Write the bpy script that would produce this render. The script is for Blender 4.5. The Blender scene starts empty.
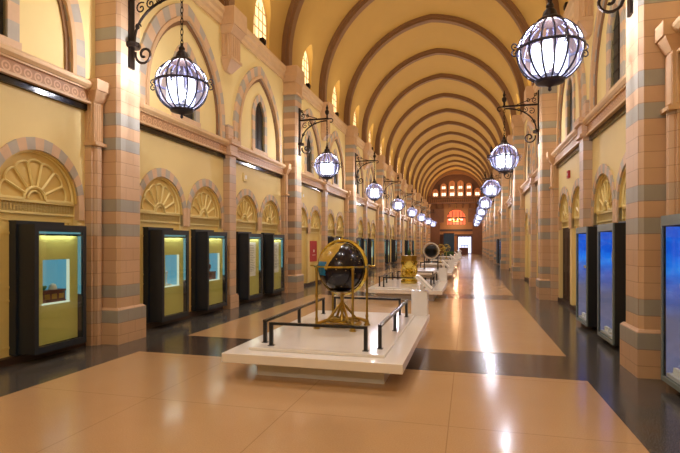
import bpy, bmesh, math, random
from mathutils import Vector, Matrix
from mathutils.geometry import tessellate_polygon
random.seed(7)
PI = math.pi
scn = bpy.context.scene
col = scn.collection

# ------------------------------------------------------------------ materials
def lin(h):
    h = h.lstrip('#')
    v = [int(h[i:i+2], 16)/255 for i in (0, 2, 4)]
    return tuple([(c/12.92 if c <= .04045 else ((c+.055)/1.055)**2.4) for c in v] + [1.0])

class NT:
    def __init__(s, name):
        s.m = bpy.data.materials.new(name); s.m.use_nodes = True
        s.t = s.m.node_tree; s.n = s.t.nodes; s.l = s.t.links
        s.b = s.n['Principled BSDF']; s.out = s.n['Material Output']
        s.tc = s.n.new('ShaderNodeTexCoord')
    def math(s, op, a, b=None, c=None):
        n = s.n.new('ShaderNodeMath'); n.operation = op
        for i, v in enumerate((a, b, c)):
            if v is None: continue
            if isinstance(v, (int, float)): n.inputs[i].default_value = v
            else: s.l.new(v, n.inputs[i])
        return n.outputs[0]
    def xyz(s, which='Object'):
        n = s.n.new('ShaderNodeSeparateXYZ'); s.l.new(s.tc.outputs[which], n.inputs[0])
        return n.outputs
    def noise(s, scale, detail=4, rough=.6, vec=None):
        n = s.n.new('ShaderNodeTexNoise'); n.inputs['Scale'].default_value = scale
        n.inputs['Detail'].default_value = detail; n.inputs['Roughness'].default_value = rough
        s.l.new(vec if vec is not None else s.tc.outputs['Object'], n.inputs['Vector'])
        return n.outputs['Fac']
    def mix(s, f, a, b, mode='MIX'):
        n = s.n.new('ShaderNodeMix'); n.data_type = 'RGBA'; n.blend_type = mode
        for i, v in ((0, f), (6, a), (7, b)):
            if isinstance(v, (int, float)): n.inputs[i].default_value = v
            elif isinstance(v, tuple): n.inputs[i].default_value = v
            else: s.l.new(v, n.inputs[i])
        return n.outputs[2]
    def ramp(s, f, lo, hi):
        n = s.n.new('ShaderNodeMapRange'); n.inputs[1].default_value = lo; n.inputs[2].default_value = hi
        s.l.new(f, n.inputs[0]); return n.outputs[0]
    def bump(s, h, strength=.3, dist=.01):
        n = s.n.new('ShaderNodeBump'); n.inputs['Strength'].default_value = strength
        n.inputs['Distance'].default_value = dist
        s.l.new(h, n.inputs['Height']); s.l.new(n.outputs[0], s.b.inputs['Normal'])
    def set(s, col=None, rough=None, metal=None, spec=None):
        if col is not None:
            if isinstance(col, tuple): s.b.inputs['Base Color'].default_value = col
            else: s.l.new(col, s.b.inputs['Base Color'])
        if rough is not None:
            if isinstance(rough, (int, float)): s.b.inputs['Roughness'].default_value = rough
            else: s.l.new(rough, s.b.inputs['Roughness'])
        if metal is not None: s.b.inputs['Metallic'].default_value = metal
        if spec is not None: s.b.inputs['Specular IOR Level'].default_value = spec
    def emit(s, c, k):
        if isinstance(c, tuple): s.b.inputs['Emission Color'].default_value = c
        else: s.l.new(c, s.b.inputs['Emission Color'])
        s.b.inputs['Emission Strength'].default_value = k

def dark(c, k): return tuple([c[0]*k, c[1]*k, c[2]*k, 1.0])

def basic(name, hexc, rough=.6, metal=0, var=.12, scale=3.0, spec=.5, bump=0):
    t = NT(name); c = lin(hexc)
    f = t.noise(scale)
    t.set(t.mix(f, dark(c, 1-var), dark(c, 1+var)), rough, metal, spec)
    if bump: t.bump(t.noise(scale*12), bump, .004)
    return t.m

def emissive(name, hexc, k, base='#101010', rough=.3):
    t = NT(name); t.set(lin(base), rough); t.emit(lin(hexc), k); return t.m

PINK, GREY = lin('#d2ac86'), lin('#a3a59c')
def stone(name, banded=.85):
    t = NT(name); o = t.xyz()
    n1 = t.noise(2.2); n2 = t.noise(16, 5)
    z = o[2]
    # courses .2057 high
    cz = t.math('DIVIDE', t.math('SUBTRACT', z, .63-.0979), .1957)
    fl = t.math('FLOOR', cz); fr = t.math('FRACT', cz)
    wn = t.n.new('ShaderNodeTexWhiteNoise'); wn.noise_dimensions = '1D'; t.l.new(fl, wn.inputs['W'])
    base = t.mix(n1, dark(PINK, .82), dark(PINK, 1.1))
    base = t.mix(t.math('MULTIPLY', wn.outputs[0], .35), base, lin('#dcbe9c'))
    if banded:
        w = t.math('ABSOLUTE', t.math('WRAP', t.math('SUBTRACT', z, .63), .685, -.685))
        m = t.math('MULTIPLY', t.math('GREATER_THAN', w, .0979), t.math('LESS_THAN', w, .2936))
        gr = t.mix(n1, dark(GREY, .75), dark(GREY, 1.1))
        base = t.mix(t.math('MULTIPLY', m, banded), base, gr)
    j = t.math('LESS_THAN', fr, .045)
    # staggered vertical joints
    par = t.math('MULTIPLY', t.math('MODULO', t.math('ABSOLUTE', fl), 2.0), .17)
    hz = t.math('ADD', t.math('ADD', o[1], par), 20)
    j2 = t.math('LESS_THAN', t.math('FRACT', t.math('DIVIDE', hz, .34)), .02)
    jj = t.math('MULTIPLY', t.math('MAXIMUM', j, j2), .45)
    base = t.mix(jj, base, lin('#7d543c'))
    t.set(base, .5); t.bump(n2, .25, .004)
    return t.m

M = {}
M['stone'] = stone('banded_stone')
M['stone2'] = stone('faintly_banded_stone', .4)
M['pink'] = basic('pink_stone', '#d2ac80', .55, var=.15, scale=5, bump=.2)
M['vpink'] = basic('voussoir_pink', '#d6b48e', .6, var=.15, scale=5, bump=.2)
M['vgrey'] = basic('voussoir_grey', '#b4ab9a', .6, var=.15, scale=5, bump=.2)
M['cornice'] = basic('cornice_stone', '#dcba8a', .5, var=.15, scale=4, bump=.2)
M['rib'] = basic('vault_rib_stone', '#886440', .6, var=.14, scale=3, bump=.2)
M['wall'] = basic('cream_plaster', '#ecd694', .65, var=.07, scale=1.2)
M['vault'] = basic('vault_plaster', '#c8a254', .7, var=.07, scale=.8)
M['door'] = basic('door_cream_paint', '#e8d080', .42, var=.07, scale=2)
M['fan'] = basic('fan_gold_cream', '#f2e098', .42, var=.06, scale=2)
M['fanback'] = basic('fan_recess', '#dec070', .6, var=.08, scale=2)
M['black'] = basic('gloss_black_strip', '#17120f', .12, var=.1)
M['iron'] = basic('wrought_iron', '#2c2019', .45, .6, var=.3, scale=20)
M['lead'] = basic('lantern_metal', '#3c3d52', .4, .5, var=.2, scale=20)
M['charcoal'] = basic('charcoal_case', '#1f2732', .35, var=.06, scale=4)
M['charcoalr'] = basic('charcoal_case_satin', '#171a20', .4, var=.12, scale=4)
M['capgrey'] = basic('case_cap_grey', '#74807c', .4, var=.1, scale=4)
M['olive'] = basic('olive_fabric', '#ccc468', .8, var=.1, scale=6, bump=.3)
M['white'] = basic('white_lacquer', '#f3efea', .13, var=.02, scale=2)
M['whiteb'] = basic('white_block', '#d8d4d2', .3, var=.03, scale=2)
M['paper'] = basic('white_text_panel', '#f6f3ea', .6, var=.03)
M['rail'] = basic('dark_rail', '#26292e', .35, .3, var=.1)
M['railtop'] = basic('dark_rail_top', '#30343a', .25, .4, var=.1)
M['gold'] = basic('polished_brass', '#dcc868', .2, 1.0, var=.25, scale=14)
M['golddk'] = basic('aged_brass', '#b89c50', .28, 1.0, var=.3, scale=14)
M['silver'] = basic('pale_ring', '#dcd6ca', .3, .1, var=.08, scale=10)
M['wood'] = basic('dark_red_wood', '#5a2a1c', .4, var=.3, scale=15)
M['cream'] = basic('cream_ceramic', '#dcd8c4', .3, var=.05)
M['green'] = basic('green_glaze', '#3f9a6a', .3, var=.1)
M['red'] = basic('red_print', '#b51f2a', .5, var=.1, scale=8)
M['leaf'] = basic('leaf_green', '#3c5a2c', .6, var=.3, scale=10)
M['bkblue'] = basic('deep_teal_panel', '#123048', .35, var=.2, scale=3)
M['brown'] = basic('brown_stone_end', '#6a4428', .6, var=.3, scale=2)
M['endtan'] = basic('end_wall_tan', '#9a6a3a', .6, var=.2, scale=1)
M['dkbrown'] = basic('dark_brown', '#3a2418', .5, var=.2, scale=3)
M['pane'] = basic('dark_pane', '#1a120e', .5, var=.3, scale=3)
M['teal'] = emissive('teal_light', '#7cc4d0', .5)
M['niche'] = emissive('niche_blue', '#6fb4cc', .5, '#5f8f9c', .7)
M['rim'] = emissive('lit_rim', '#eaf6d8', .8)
M['sky'] = emissive('lit_window_glass', '#ffdc9c', 2.0)
M['bulb'] = emissive('bulb_white', '#dfe6ff', 5.0)
M['glow'] = emissive('gallery_window_glow', '#d8743a', .8)
M['glow2'] = emissive('gallery_window_hot', '#ffd9b0', 2.6)
M['redglow'] = emissive('chandelier_glow', '#ff6a3c', 1.6)
M['doorglow'] = emissive('exit_glass_glow', '#d9e0ff', 2.4)

def lantern_glass():
    t = NT('lantern_glass'); n = t.n
    g = n.new('ShaderNodeBsdfGlossy'); g.inputs['Roughness'].default_value = .1
    tr = n.new('ShaderNodeBsdfTransparent'); tr.inputs[0].default_value = (.93, .92, .98, 1)
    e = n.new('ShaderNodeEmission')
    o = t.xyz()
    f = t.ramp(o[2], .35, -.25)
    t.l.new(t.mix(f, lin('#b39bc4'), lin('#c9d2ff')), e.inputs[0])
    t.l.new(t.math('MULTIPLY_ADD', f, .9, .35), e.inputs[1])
    m1 = n.new('ShaderNodeMixShader'); m1.inputs[0].default_value = .08
    t.l.new(tr.outputs[0], m1.inputs[1]); t.l.new(g.outputs[0], m1.inputs[2])
    m2 = n.new('ShaderNodeMixShader'); m2.inputs[0].default_value = .2
    t.l.new(m1.outputs[0], m2.inputs[1]); t.l.new(e.outputs[0], m2.inputs[2])
    t.l.new(m2.outputs[0], t.out.inputs[0]); return t.m
M['lglass'] = lantern_glass()

def clear_glass(name, tint=(.95, .98, .97, 1), gl=.07):
    t = NT(name); n = t.n
    g = n.new('ShaderNodeBsdfGlossy'); g.inputs['Roughness'].default_value = .03
    tr = n.new('ShaderNodeBsdfTransparent'); tr.inputs[0].default_value = tint
    m1 = n.new('ShaderNodeMixShader'); m1.inputs[0].default_value = gl
    t.l.new(tr.outputs[0], m1.inputs[1]); t.l.new(g.outputs[0], m1.inputs[2])
    t.l.new(m1.outputs[0], t.out.inputs[0]); return t.m
M['glass'] = clear_glass('case_glass')

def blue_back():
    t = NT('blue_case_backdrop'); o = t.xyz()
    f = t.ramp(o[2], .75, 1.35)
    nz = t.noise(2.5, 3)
    c = t.mix(f, lin('#5c5f7c'), lin('#0b5ad0'))  # grey-lilac lower part paints in the floor's reflection on the glass
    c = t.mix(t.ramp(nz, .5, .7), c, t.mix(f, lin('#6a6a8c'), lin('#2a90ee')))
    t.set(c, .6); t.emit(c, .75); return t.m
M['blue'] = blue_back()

def frieze():
    t = NT('carved_frieze'); o = t.xyz()
    y = t.math('FRACT', t.math('DIVIDE', t.math('ADD', o[1], 40), .16))
    r = t.math('ABSOLUTE', t.math('SUBTRACT', y, .5))
    zc = t.math('DIVIDE', t.math('SUBTRACT', o[2], 3.86), .16)
    d = t.math('SQRT', t.math('ADD', t.math('POWER', r, 2), t.math('POWER', zc, 2)))
    ring = t.math('ABSOLUTE', t.math('SUBTRACT', d, .34))
    k = t.math('MAXIMUM', t.math('LESS_THAN', ring, .07), t.math('LESS_THAN', d, .12))
    t.set(t.mix(k, lin('#b98a5c'), lin('#d9ac7c')), .55); t.bump(k, 1.0, .02); return t.m
M['frieze'] = frieze()

def floor_mat():
    t = NT('terrazzo_floor'); o = t.xyz()
    inx = t.math('LESS_THAN', t.math('ABSOLUTE', o[0]), 3.02)
    yy = t.math('MULTIPLY', t.math('FRACT', t.math('DIVIDE', t.math('ADD', t.math('SUBTRACT', o[1], 6.17), 82), 8.2)), 8.2)
    iny = t.math('GREATER_THAN', yy, 1.26)
    tan = t.math('MULTIPLY', inx, iny)
    n1 = t.noise(1.1, 3); n2 = t.noise(90, 2, .7); n3 = t.noise(7, 4)
    tc = t.mix(n1, lin('#c7a074'), lin('#d2ae82'))
    tc = t.mix(t.math('MULTIPLY', t.ramp(n2, .35, .7), .25), tc, lin('#8e6238'))
    dg = t.mix(n3, lin('#3a3836'), lin('#5b5650'))
    dg = t.mix(t.math('MULTIPLY', t.ramp(n2, .5, .75), .6), dg, lin('#8b8880'))
    dband = t.mix(n3, lin('#453a35'), lin('#5c4c42'))
    d = t.mix(inx, dg, dband)
    base = t.mix(tan, d, tc)
    jx = t.math('LESS_THAN', t.math('FRACT', t.math('DIVIDE', t.math('ADD', o[0], 60.4), 1.51)), .006)
    jy = t.math('LESS_THAN', t.math('FRACT', t.math('DIVIDE', t.math('SUBTRACT', yy, 1.26), 1.7)), .006)
    base = t.mix(t.math('MULTIPLY', t.math('MAXIMUM', jx, jy), .35), base, lin('#6b4526'))
    t.set(base, t.math('MULTIPLY_ADD', n3, .16, .10), 0, .45)
    t.b.inputs['Coat Weight'].default_value = .12; t.b.inputs['Coat Roughness'].default_value = .08
    return t.m
M['floor'] = floor_mat()

def globe_mat():
    t = NT('celestial_globe_surface'); o = t.xyz()
    nz = t.noise(9, 5, .65); n2 = t.noise(3.2, 3)
    vo = t.n.new('ShaderNodeTexVoronoi'); vo.inputs['Scale'].default_value = 17
    t.l.new(t.tc.outputs['Object'], vo.inputs['Vector'])
    star = t.math('LESS_THAN', vo.outputs['Distance'], .13)
    navy = t.mix(nz, lin('#04040c'), lin('#0d0b26'))
    c = t.mix(t.math('MULTIPLY', t.ramp(nz, .62, .66), .5), navy, lin('#3a3568'))
    c = t.mix(star, c, lin('#c9b27a'))
    # painted-in reflections: gold for the lit vault, turquoise for the blue case
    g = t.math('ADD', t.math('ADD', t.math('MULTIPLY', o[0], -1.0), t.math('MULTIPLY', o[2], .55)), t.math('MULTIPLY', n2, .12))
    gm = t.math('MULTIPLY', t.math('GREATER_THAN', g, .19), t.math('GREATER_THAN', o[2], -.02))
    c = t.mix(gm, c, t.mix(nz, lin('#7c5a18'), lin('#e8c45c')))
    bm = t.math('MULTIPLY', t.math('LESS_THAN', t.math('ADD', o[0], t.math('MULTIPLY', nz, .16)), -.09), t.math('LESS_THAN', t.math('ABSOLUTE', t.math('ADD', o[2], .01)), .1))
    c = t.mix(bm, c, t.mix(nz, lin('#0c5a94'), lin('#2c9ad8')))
    t.set(c, .22, 0, .4); t.b.inputs['Coat Weight'].default_value = .25
    t.b.inputs['Coat Roughness'].default_value = .05
    return t.m
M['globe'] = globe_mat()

# ------------------------------------------------------------------ mesh builder
class MB:
    def __init__(s, T=None):
        s.v = []; s.f = []; s.mi = []; s.T = T
    def pt(s, p):
        s.v.append(tuple(s.T(*p)) if s.T else tuple(p)); return len(s.v)-1
    def face(s, idx, m=0): s.f.append(idx); s.mi.append(m)
    def box(s, x0, x1, y0, y1, z0, z1, m=0):
        i = [s.pt(p) for p in ((x0,y0,z0),(x1,y0,z0),(x1,y1,z0),(x0,y1,z0),(x0,y0,z1),(x1,y0,z1),(x1,y1,z1),(x0,y1,z1))]
        for q in ((0,3,2,1),(4,5,6,7),(0,1,5,4),(1,2,6,5),(2,3,7,6),(3,0,4,7)): s.face([i[k] for k in q], m)
    def taper(s, r0, z0, r1, z1, m=0):   # rects (x0,x1,y0,y1)
        i = [s.pt(p) for p in ((r0[0],r0[2],z0),(r0[1],r0[2],z0),(r0[1],r0[3],z0),(r0[0],r0[3],z0),
                               (r1[0],r1[2],z1),(r1[1],r1[2],z1),(r1[1],r1[3],z1),(r1[0],r1[3],z1))]
        for q in ((0,3,2,1),(4,5,6,7),(0,1,5,4),(1,2,6,5),(2,3,7,6),(3,0,4,7)): s.face([i[k] for k in q], m)
    def prism(s, poly, y0, y1, m=0):     # poly in x,z extruded along y
        a = [s.pt((x, y0, z)) for x, z in poly]; b = [s.pt((x, y1, z)) for x, z in poly]
        n = len(poly)
        for k in range(n): s.face([a[k], a[(k+1)%n], b[(k+1)%n], b[k]], m)
        s.face(a[::-1], m); s.face(b, m)
    def tube(s, path, r, n=6, m=0, closed=False, caps=True):
        path = [Vector(p) for p in path]; N = len(path); rings = []
        up = None
        for k in range(N):
            if closed: d = path[(k+1)%N]-path[k-1]
            else: d = path[min(k+1,N-1)]-path[max(k-1,0)]
            if d.length < 1e-9: d = Vector((0,0,1))
            d.normalize()
            if up is None:
                up = Vector((0,0,1)) if abs(d.z) < .9 else Vector((1,0,0))
            u = (up - d*up.dot(d))
            if u.length < 1e-4: u = d.orthogonal()
            u.normalize(); w = d.cross(u); up = u
            rr = r[k] if isinstance(r, (list, tuple)) else r
            rings.append([s.pt(path[k]+(u*math.cos(2*PI*j/n)+w*math.sin(2*PI*j/n))*rr) for j in range(n)])
        for k in range(N if closed else N-1):
            A, B = rings[k], rings[(k+1)%N]
            for j in range(n): s.face([A[j], A[(j+1)%n], B[(j+1)%n], B[j]], m)
        if not closed and caps: s.face(rings[0][::-1], m); s.face(rings[-1], m)
    def lathe(s, prof, c=(0,0), n=24, m=0, rot=0):  # prof (r,z)
        rings = []
        for r, z in prof:
            rings.append([s.pt((c[0]+r*math.cos(2*PI*j/n+rot), c[1]+r*math.sin(2*PI*j/n+rot), z)) for j in range(n)])
        for k in range(len(prof)-1):
            A, B = rings[k], rings[k+1]
            for j in range(n): s.face([A[j], A[(j+1)%n], B[(j+1)%n], B[j]], m)
        if prof[0][0] > 1e-4: s.face(rings[0][::-1], m)
        if prof[-1][0] > 1e-4: s.face(rings[-1], m)
    def plate(s, outer, holes, x0, x1, m=0):     # loops in (y,z), extruded x0..x1 (x1 = front)
        loops = [outer]+holes
        tris = tessellate_polygon([[Vector((p[0], p[1], 0)) for p in L] for L in loops])
        flat = [p for L in loops for p in L]
        F = [s.pt((x1, y, z)) for y, z in flat]; B = [s.pt((x0, y, z)) for y, z in flat]
        for t in tris:
            s.face([F[k] for k in t], m); s.face([B[k] for k in t][::-1], m)
        o = 0
        for L in loops:
            n = len(L)
            for k in range(n):
                a, b = o+k, o+(k+1)%n
                s.face([F[a], F[b], B[b], B[a]], m)
            o += n
    def ringband(s, inn, out, x0, x1, seg_m):    # open band between two equal length curves in (y,z); seg_m(k)->material
        n = len(inn)
        for k in range(n-1):
            q = [inn[k], inn[k+1], out[k+1], out[k]]
            a = [s.pt((x0, y, z)) for y, z in q]; b = [s.pt((x1, y, z)) for y, z in q]
            mm = seg_m(k)
            s.face(b, mm); s.face(a[::-1], mm)
            for j in range(4): s.face([a[j], a[(j+1)%4], b[(j+1)%4], b[j]], mm)
    def build(s, name, mats, parent=None, smooth=False, merge=False):
        me = bpy.data.meshes.new(name); me.from_pydata(s.v, [], s.f)
        if not isinstance(mats, (list, tuple)): mats = [mats]
        for m in mats: me.materials.append(m)
        me.polygons.foreach_set('material_index', s.mi)
        bm = bmesh.new(); bm.from_mesh(me)
        if merge: bmesh.ops.remove_doubles(bm, verts=bm.verts, dist=1e-5)
        bmesh.ops.recalc_face_normals(bm, faces=bm.faces); bm.to_mesh(me); bm.free()
        if smooth:
            me.polygons.foreach_set('use_smooth', [True]*len(me.polygons))
            me.set_sharp_from_angle(angle=math.radians(40))
        me.update()
        o = bpy.data.objects.new(name, me); col.objects.link(o)
        if parent: o.parent = parent
        return o

def empty(name, loc=(0,0,0), rz=0):
    o = bpy.data.objects.new(name, None); o.empty_display_size = .1
    col.objects.link(o); o.location = loc; o.rotation_euler = (0,0,rz); return o
def tag(o, label=None, cat=None, group=None, kind=None):
    if label: o['label'] = label
    if cat: o['category'] = cat
    if group: o['group'] = group
    if kind: o['kind'] = kind
    return o
def copy_tree(o, parent=None, name=None):
    c = o.copy(); col.objects.link(c)
    if parent: c.parent = parent
    if name: c.name = name
    for ch in list(o.children): copy_tree(ch, c)
    return c
def S(o): o['kind'] = 'structure'; return o

ORD = ['nearest','second','third','fourth','fifth','sixth','seventh','eighth','ninth','tenth','eleventh','twelfth','thirteenth',
       'fourteenth','fifteenth','sixteenth','seventeenth','eighteenth','nineteenth','twentieth','twenty-first','twenty-second','twenty-third','twenty-fourth']
W = 4.1                       # half width between wall faces
Y0, Y1 = -9.6, 72.4
PIL = [-1.4+8.2*k for k in range(9)]       # pillar centres
VW = {-1: 'wall with gold-lit cases', 1: 'wall with blue-lit cases'}
def place(o, side, y, z=0):
    o.location = (side*W, y, z); o.rotation_euler = (0,0, 0 if side < 0 else PI)

def pointed(a, h, zs, yc, n):
    """open curve, from left foot over apex to right foot"""
    R = (a*a+h*h)/(2*a); c = R-a
    t1 = math.atan2(h, c) if c > 1e-6 else PI/2
    L = []
    for k in range(n+1):
        t = t1*k/n; L.append((yc+c-R*math.cos(t), zs+R*math.sin(t)))
    Rr = [(2*yc-y, z) for y, z in L[:-1]][::-1]
    return L+Rr

# ------------------------------------------------------------------ floor
b = MB(); b.box(-W-.3, W+.3, Y0-.3, Y1+4, -.2, 0)
S(b.build('floor', M['floor']))

# ------------------------------------------------------------------ walls
CTR = (2.3, 6.03)             # bay centres inside an 8.2 m module
DR = .82
def door_loop(yc, r=.70, zs=2.19, zb=.02, n=12):
    L = [(yc-r, zb)]
    for k in range(n+1):
        t = PI - PI*k/n; L.append((yc+r*math.cos(t), zs+r*math.sin(t)))
    L.append((yc+r, zb)); return L
def lancet(yc, a=.33, z0=4.25, zs=5.15, h=.5, n=5):
    return [(yc-a, z0)]+pointed(a, h, zs, yc, n)+[(yc+a, z0)]
MODS = [Y0+8.2*k for k in range(10)]
for side, nm in ((-1, 'wall_left'), (1, 'wall_right')):
    b = MB(lambda x, y, z, s=side: (s*(W-x), y, z))
    for m0 in MODS:
        holes = []
        for c in CTR:
            for d in (-DR, DR): holes.append(door_loop(m0+c+d))
            holes.append(lancet(m0+c))
        b.plate([(m0, 0), (m0+8.2, 0), (m0+8.2, 7.3), (m0, 7.3)], holes, -.35, 0)
    S(b.build(nm, M['wall']))
    b = MB(lambda x, y, z, s=side: (s*(W-x), y, z))
    b.box(-.35, -.30, Y0, Y1, 0, 7.3)
    S(b.build('wall_'+('left' if side < 0 else 'right')+'_backing', M['dkbrown']))
# low skirting
for side, nm in ((-1, 'baseboard_left'), (1, 'baseboard_right')):
    b = MB(lambda x, y, z, s=side: (s*(W-x), y, z)); b.box(-.1, .02, Y0, Y1, 0, .1)
    S(b.build(nm, M['dkbrown']))

# ------------------------------------------------------------------ doors with fan heads
def make_door():
    b = MB()
    b.box(-.14, -.10, -.7, .7, 0, 2.0)
    b.box(-.10, -.085, -.70, -.62, 0, 2.0); b.box(-.10, -.085, .62, .70, 0, 2.0)
    b.box(-.10, -.085, -.62, .62, 1.9, 2.0)
    for s in (-1, 1):
        y0, y1 = (-.60, -.02) if s < 0 else (.02, .60)
        b.box(-.10, -.09, y0, y1, .02, 1.88)
        for za, zb in ((.2, .85), (1.0, 1.75)):
            b.box(-.09, -.082, y0+.08, y1-.08, za, za+.03); b.box(-.09, -.082, y0+.08, y1-.08, zb-.03, zb)
            b.box(-.09, -.082, y0+.08, y0+.11, za, zb); b.box(-.09, -.082, y1-.11, y1-.08, za, zb)
    d = b.build('door', M['door'])
    b = MB(); b.plate(door_loop(0, .70, 2.19, 2.0), [], -.14, -.07); f = b.build('fan_backing', M['fanback'], d)
    b = MB()
    n = 7; c = Vector((-.055, 0, 2.21))
    def P(r, t): return (c.x, r*math.cos(t), c.z+r*math.sin(t))
    for k in range(n+1):
        t = PI*k/n
        if 0 < k < n: b.tube([P(.17, t), P(.5, t)], .02, 4)
        else: b.box(-.115, -.04, min(.17*math.cos(t), .68*math.cos(t)), max(.17*math.cos(t), .68*math.cos(t)), 2.19, 2.225)
    for k in range(n):
        ta, tb = PI*k/n, PI*(k+1)/n; tm = (ta+tb)/2
        pa, pb = Vector(P(.5, ta)), Vector(P(.5, tb)); mid = (pa+pb)/2; ax = (pb-pa)/2; ou = Vector(P(1, tm))-Vector(P(0, tm))
        b.tube([mid - ax*math.cos(q) + ou*ax.length*math.sin(q)*.5 for q in [PI*j/8 for j in range(9)]], .017, 4)
    b.tube([P(.17, PI*k/12) for k in range(13)], .022, 5)
    b.tube([P(.66, PI*k/24) for k in range(25)], .022, 4)
    b.tube([P(.11, PI*k/10) for k in range(11)], .016, 4)
    b.build('fanlight', M['fan'], d)
    b = MB(); b.box(-.12, -.06, -.70, .70, 2.0, 2.03); b.box(-.12, -.05, -.70, .70, 2.16, 2.195)
    for k in range(28): b.box(-.12, -.07, -.69+k*.05, -.665+k*.05, 2.03, 2.16)
    b.box(-.13, -.10, -.7, .7, 2.03, 2.16)
    b.build('fluted_band', M['fan'], d)
    b = MB(); n = 17
    inn = [(.70*math.cos(PI*k/n), 2.19+.70*math.sin(PI*k/n)) for k in range(n+1)]
    out = [(.815*math.cos(PI*k/n), 2.19+.87*math.sin(PI*k/n)) for k in range(n+1)]
    b.ringband(inn, out, -.1, .03, lambda k: k % 2)
    out2 = [(.70*math.cos(PI*k/n), 2.19+.70*math.sin(PI*k/n)) for k in range(n+1)]
    inn2 = [(.672*math.cos(PI*k/n), 2.19+.672*math.sin(PI*k/n)) for k in range(n+1)]
    b.ringband(inn2, out2, -.1, .0, lambda k: 2)
    b.box(-.05, .03, -.815, -.70, 1.95, 2.19, 0); b.box(-.05, .03, .70, .815, 1.95, 2.19, 0)
    b.build('arch_surround', [M['vpink'], M['vgrey'], M['fanback']], d)
    return d
proto = make_door(); dn = 0
for side in (-1, 1):
    for m0 in MODS[1:]:
        for c in CTR:
            for d in (-DR, DR):
                dn += 1
                o = proto if dn == 1 else copy_tree(proto)
                o.name = 'door_%d' % dn; S(o); place(o, side, m0+c+d)
                if side == 1 and abs(m0+c+d-13.65) < .1:
                    o.data = o.data.copy(); o.data.materials[0] = M['dkbrown']  # dark panel colour stands in for the shade of an open doorway

# ------------------------------------------------------------------ lancet windows
b = MB(); b.plate(lancet(0, .33), [], -.06, -.04); L0 = b.build('window', M['pane'])
b = MB()
for zz in (4.55, 4.8, 5.05, 5.3): b.box(-.04, -.03, -.32, .32, zz, zz+.015)
b.box(-.04, -.03, -.008, .008, 4.3, 5.6); b.build('leading', M['iron'], L0)
inn = [(-.33, z) for z in (4.25, 4.5, 4.75, 5.0)]+pointed(.33, .5, 5.15, 0, 5)+[(.33, z) for z in (5.0, 4.75, 4.5, 4.25)]
out = [(-.50, z) for z in (4.25, 4.5, 4.75, 5.0)]+pointed(.50, .70, 5.15, 0, 5)+[(.50, z) for z in (5.0, 4.75, 4.5, 4.25)]
b = MB(); b.ringband(inn, out, -.05, .035, lambda k: k % 2)
b.box(-.12, .05, -.52, .52, 4.14, 4.25, 0); b.build('window_surround', [M['vpink'], M['vgrey']], L0)
wn = 0
for side in (-1, 1):
    for m0 in MODS[1:]:
        for c in CTR:
            wn += 1
            o = L0 if wn == 1 else copy_tree(L0)
            o.name = 'window_%d' % wn; S(o); place(o, side, m0+c)

# ------------------------------------------------------------------ blind pointed arches
tn = 0
def trim(o):
    global tn
    tn += 1; o.name = 'trim_%d' % tn; return S(o)
b = MB()
inn = [(-1.34, 4.12), (-1.34, 4.3)]+pointed(1.34, 1.85, 4.45, 0, 11)+[(1.34, 4.3), (1.34, 4.12)]
out = [(-1.62, 4.12), (-1.62, 4.3)]+pointed(1.62, 2.2, 4.45, 0, 11)+[(1.62, 4.3), (1.62, 4.12)]
b.ringband(inn, out, -.02, .06, lambda k: (k//1) % 2)
i2 = [(-1.27, 4.12), (-1.27, 4.3)]+pointed(1.27, 1.76, 4.45, 0, 11)+[(1.27, 4.3), (1.27, 4.12)]
b.ringband(i2, inn, -.02, .03, lambda k: 2)
i3 = [(-1.41, 4.12), (-1.41, 4.3)]+pointed(1.41, 1.94, 4.45, 0, 11)+[(1.41, 4.3), (1.41, 4.12)]
b.ringband(inn, i3, .05, .095, lambda k: 3)
A0 = b.build('trim', [M['vpink'], M['vgrey'], M['rib'], M['pink']])
first = True
for side in (-1, 1):
    for m0 in MODS[1:]:
        for c in CTR:
            o = A0 if first else A0.copy()
            if not first: col.objects.link(o)
            first = False; trim(o); place(o, side, m0+c)

# ------------------------------------------------------------------ cornices
for side in (-1, 1):
    T = lambda x, y, z, s=side: (s*(W-x), y, z)
    b = MB(T)
    b.prism([(-.02, 3.98), (.16, 3.98), (.2, 4.02), (.2, 4.07), (.1, 4.13), (-.02, 4.15)], Y0, Y1, 0)
    b.box(-.02, .1, Y0, Y1, 3.78, 3.98, 1); b.box(-.02, .14, Y0, Y1, 3.955, 3.985, 0)
    b.box(-.02, .13, Y0, Y1, 3.755, 3.79, 0)
    trim(b.build('trim', [M['cornice'], M['frieze']]))
    b = MB(T); b.box(-.02, .06, Y0, Y1, 3.66, 3.755); trim(b.build('trim', M['black']))
    b = MB(T)
    b.prism([(-.3, 6.86), (.05, 6.86), (.06, 6.95), (.1, 7.0), (.1, 7.1), (.14, 7.16), (.14, 7.27), (-.3, 7.3)], Y0, Y1, 0)
    trim(b.build('trim', M['cornice']))

# ------------------------------------------------------------------ intermediate pilasters + corbels
b = MB(); b.box(-.02, .17, -.17, .17, 0, 3.74); b.box(-.02, .22, -.22, .22, 0, .3); b.box(-.02, .2, -.19, .19, .3, .34)
b.box(-.02, .24, -.22, .22, 3.74, 3.8); b.box(-.02, .2, -.19, .19, 3.8, 4.0); b.box(-.02, .27, -.25, .25, 4.0, 4.13)
b.box(-.02, .12, -.13, .13, 4.13, 4.5)
PL0 = b.build('trim', M['stone2'])
b = MB()
b.taper((-.02, .08, -.14, .14), 5.82, (-.02, .26, -.27, .27), 6.05)
b.box(-.02, .28, -.29, .29, 6.05, 6.12); b.box(-.02, .24, -.25, .25, 6.12, 6.75)
for k in range(5): b.tube([(.24, -.2+k*.1, 6.14), (.24, -.2+k*.1, 6.66)], .033, 6)
for s in (-1, 1):
    for k in range(2): b.tube([(.07+k*.1, s*.25, 6.14), (.07+k*.1, s*.25, 6.66)], .03, 6)
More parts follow.
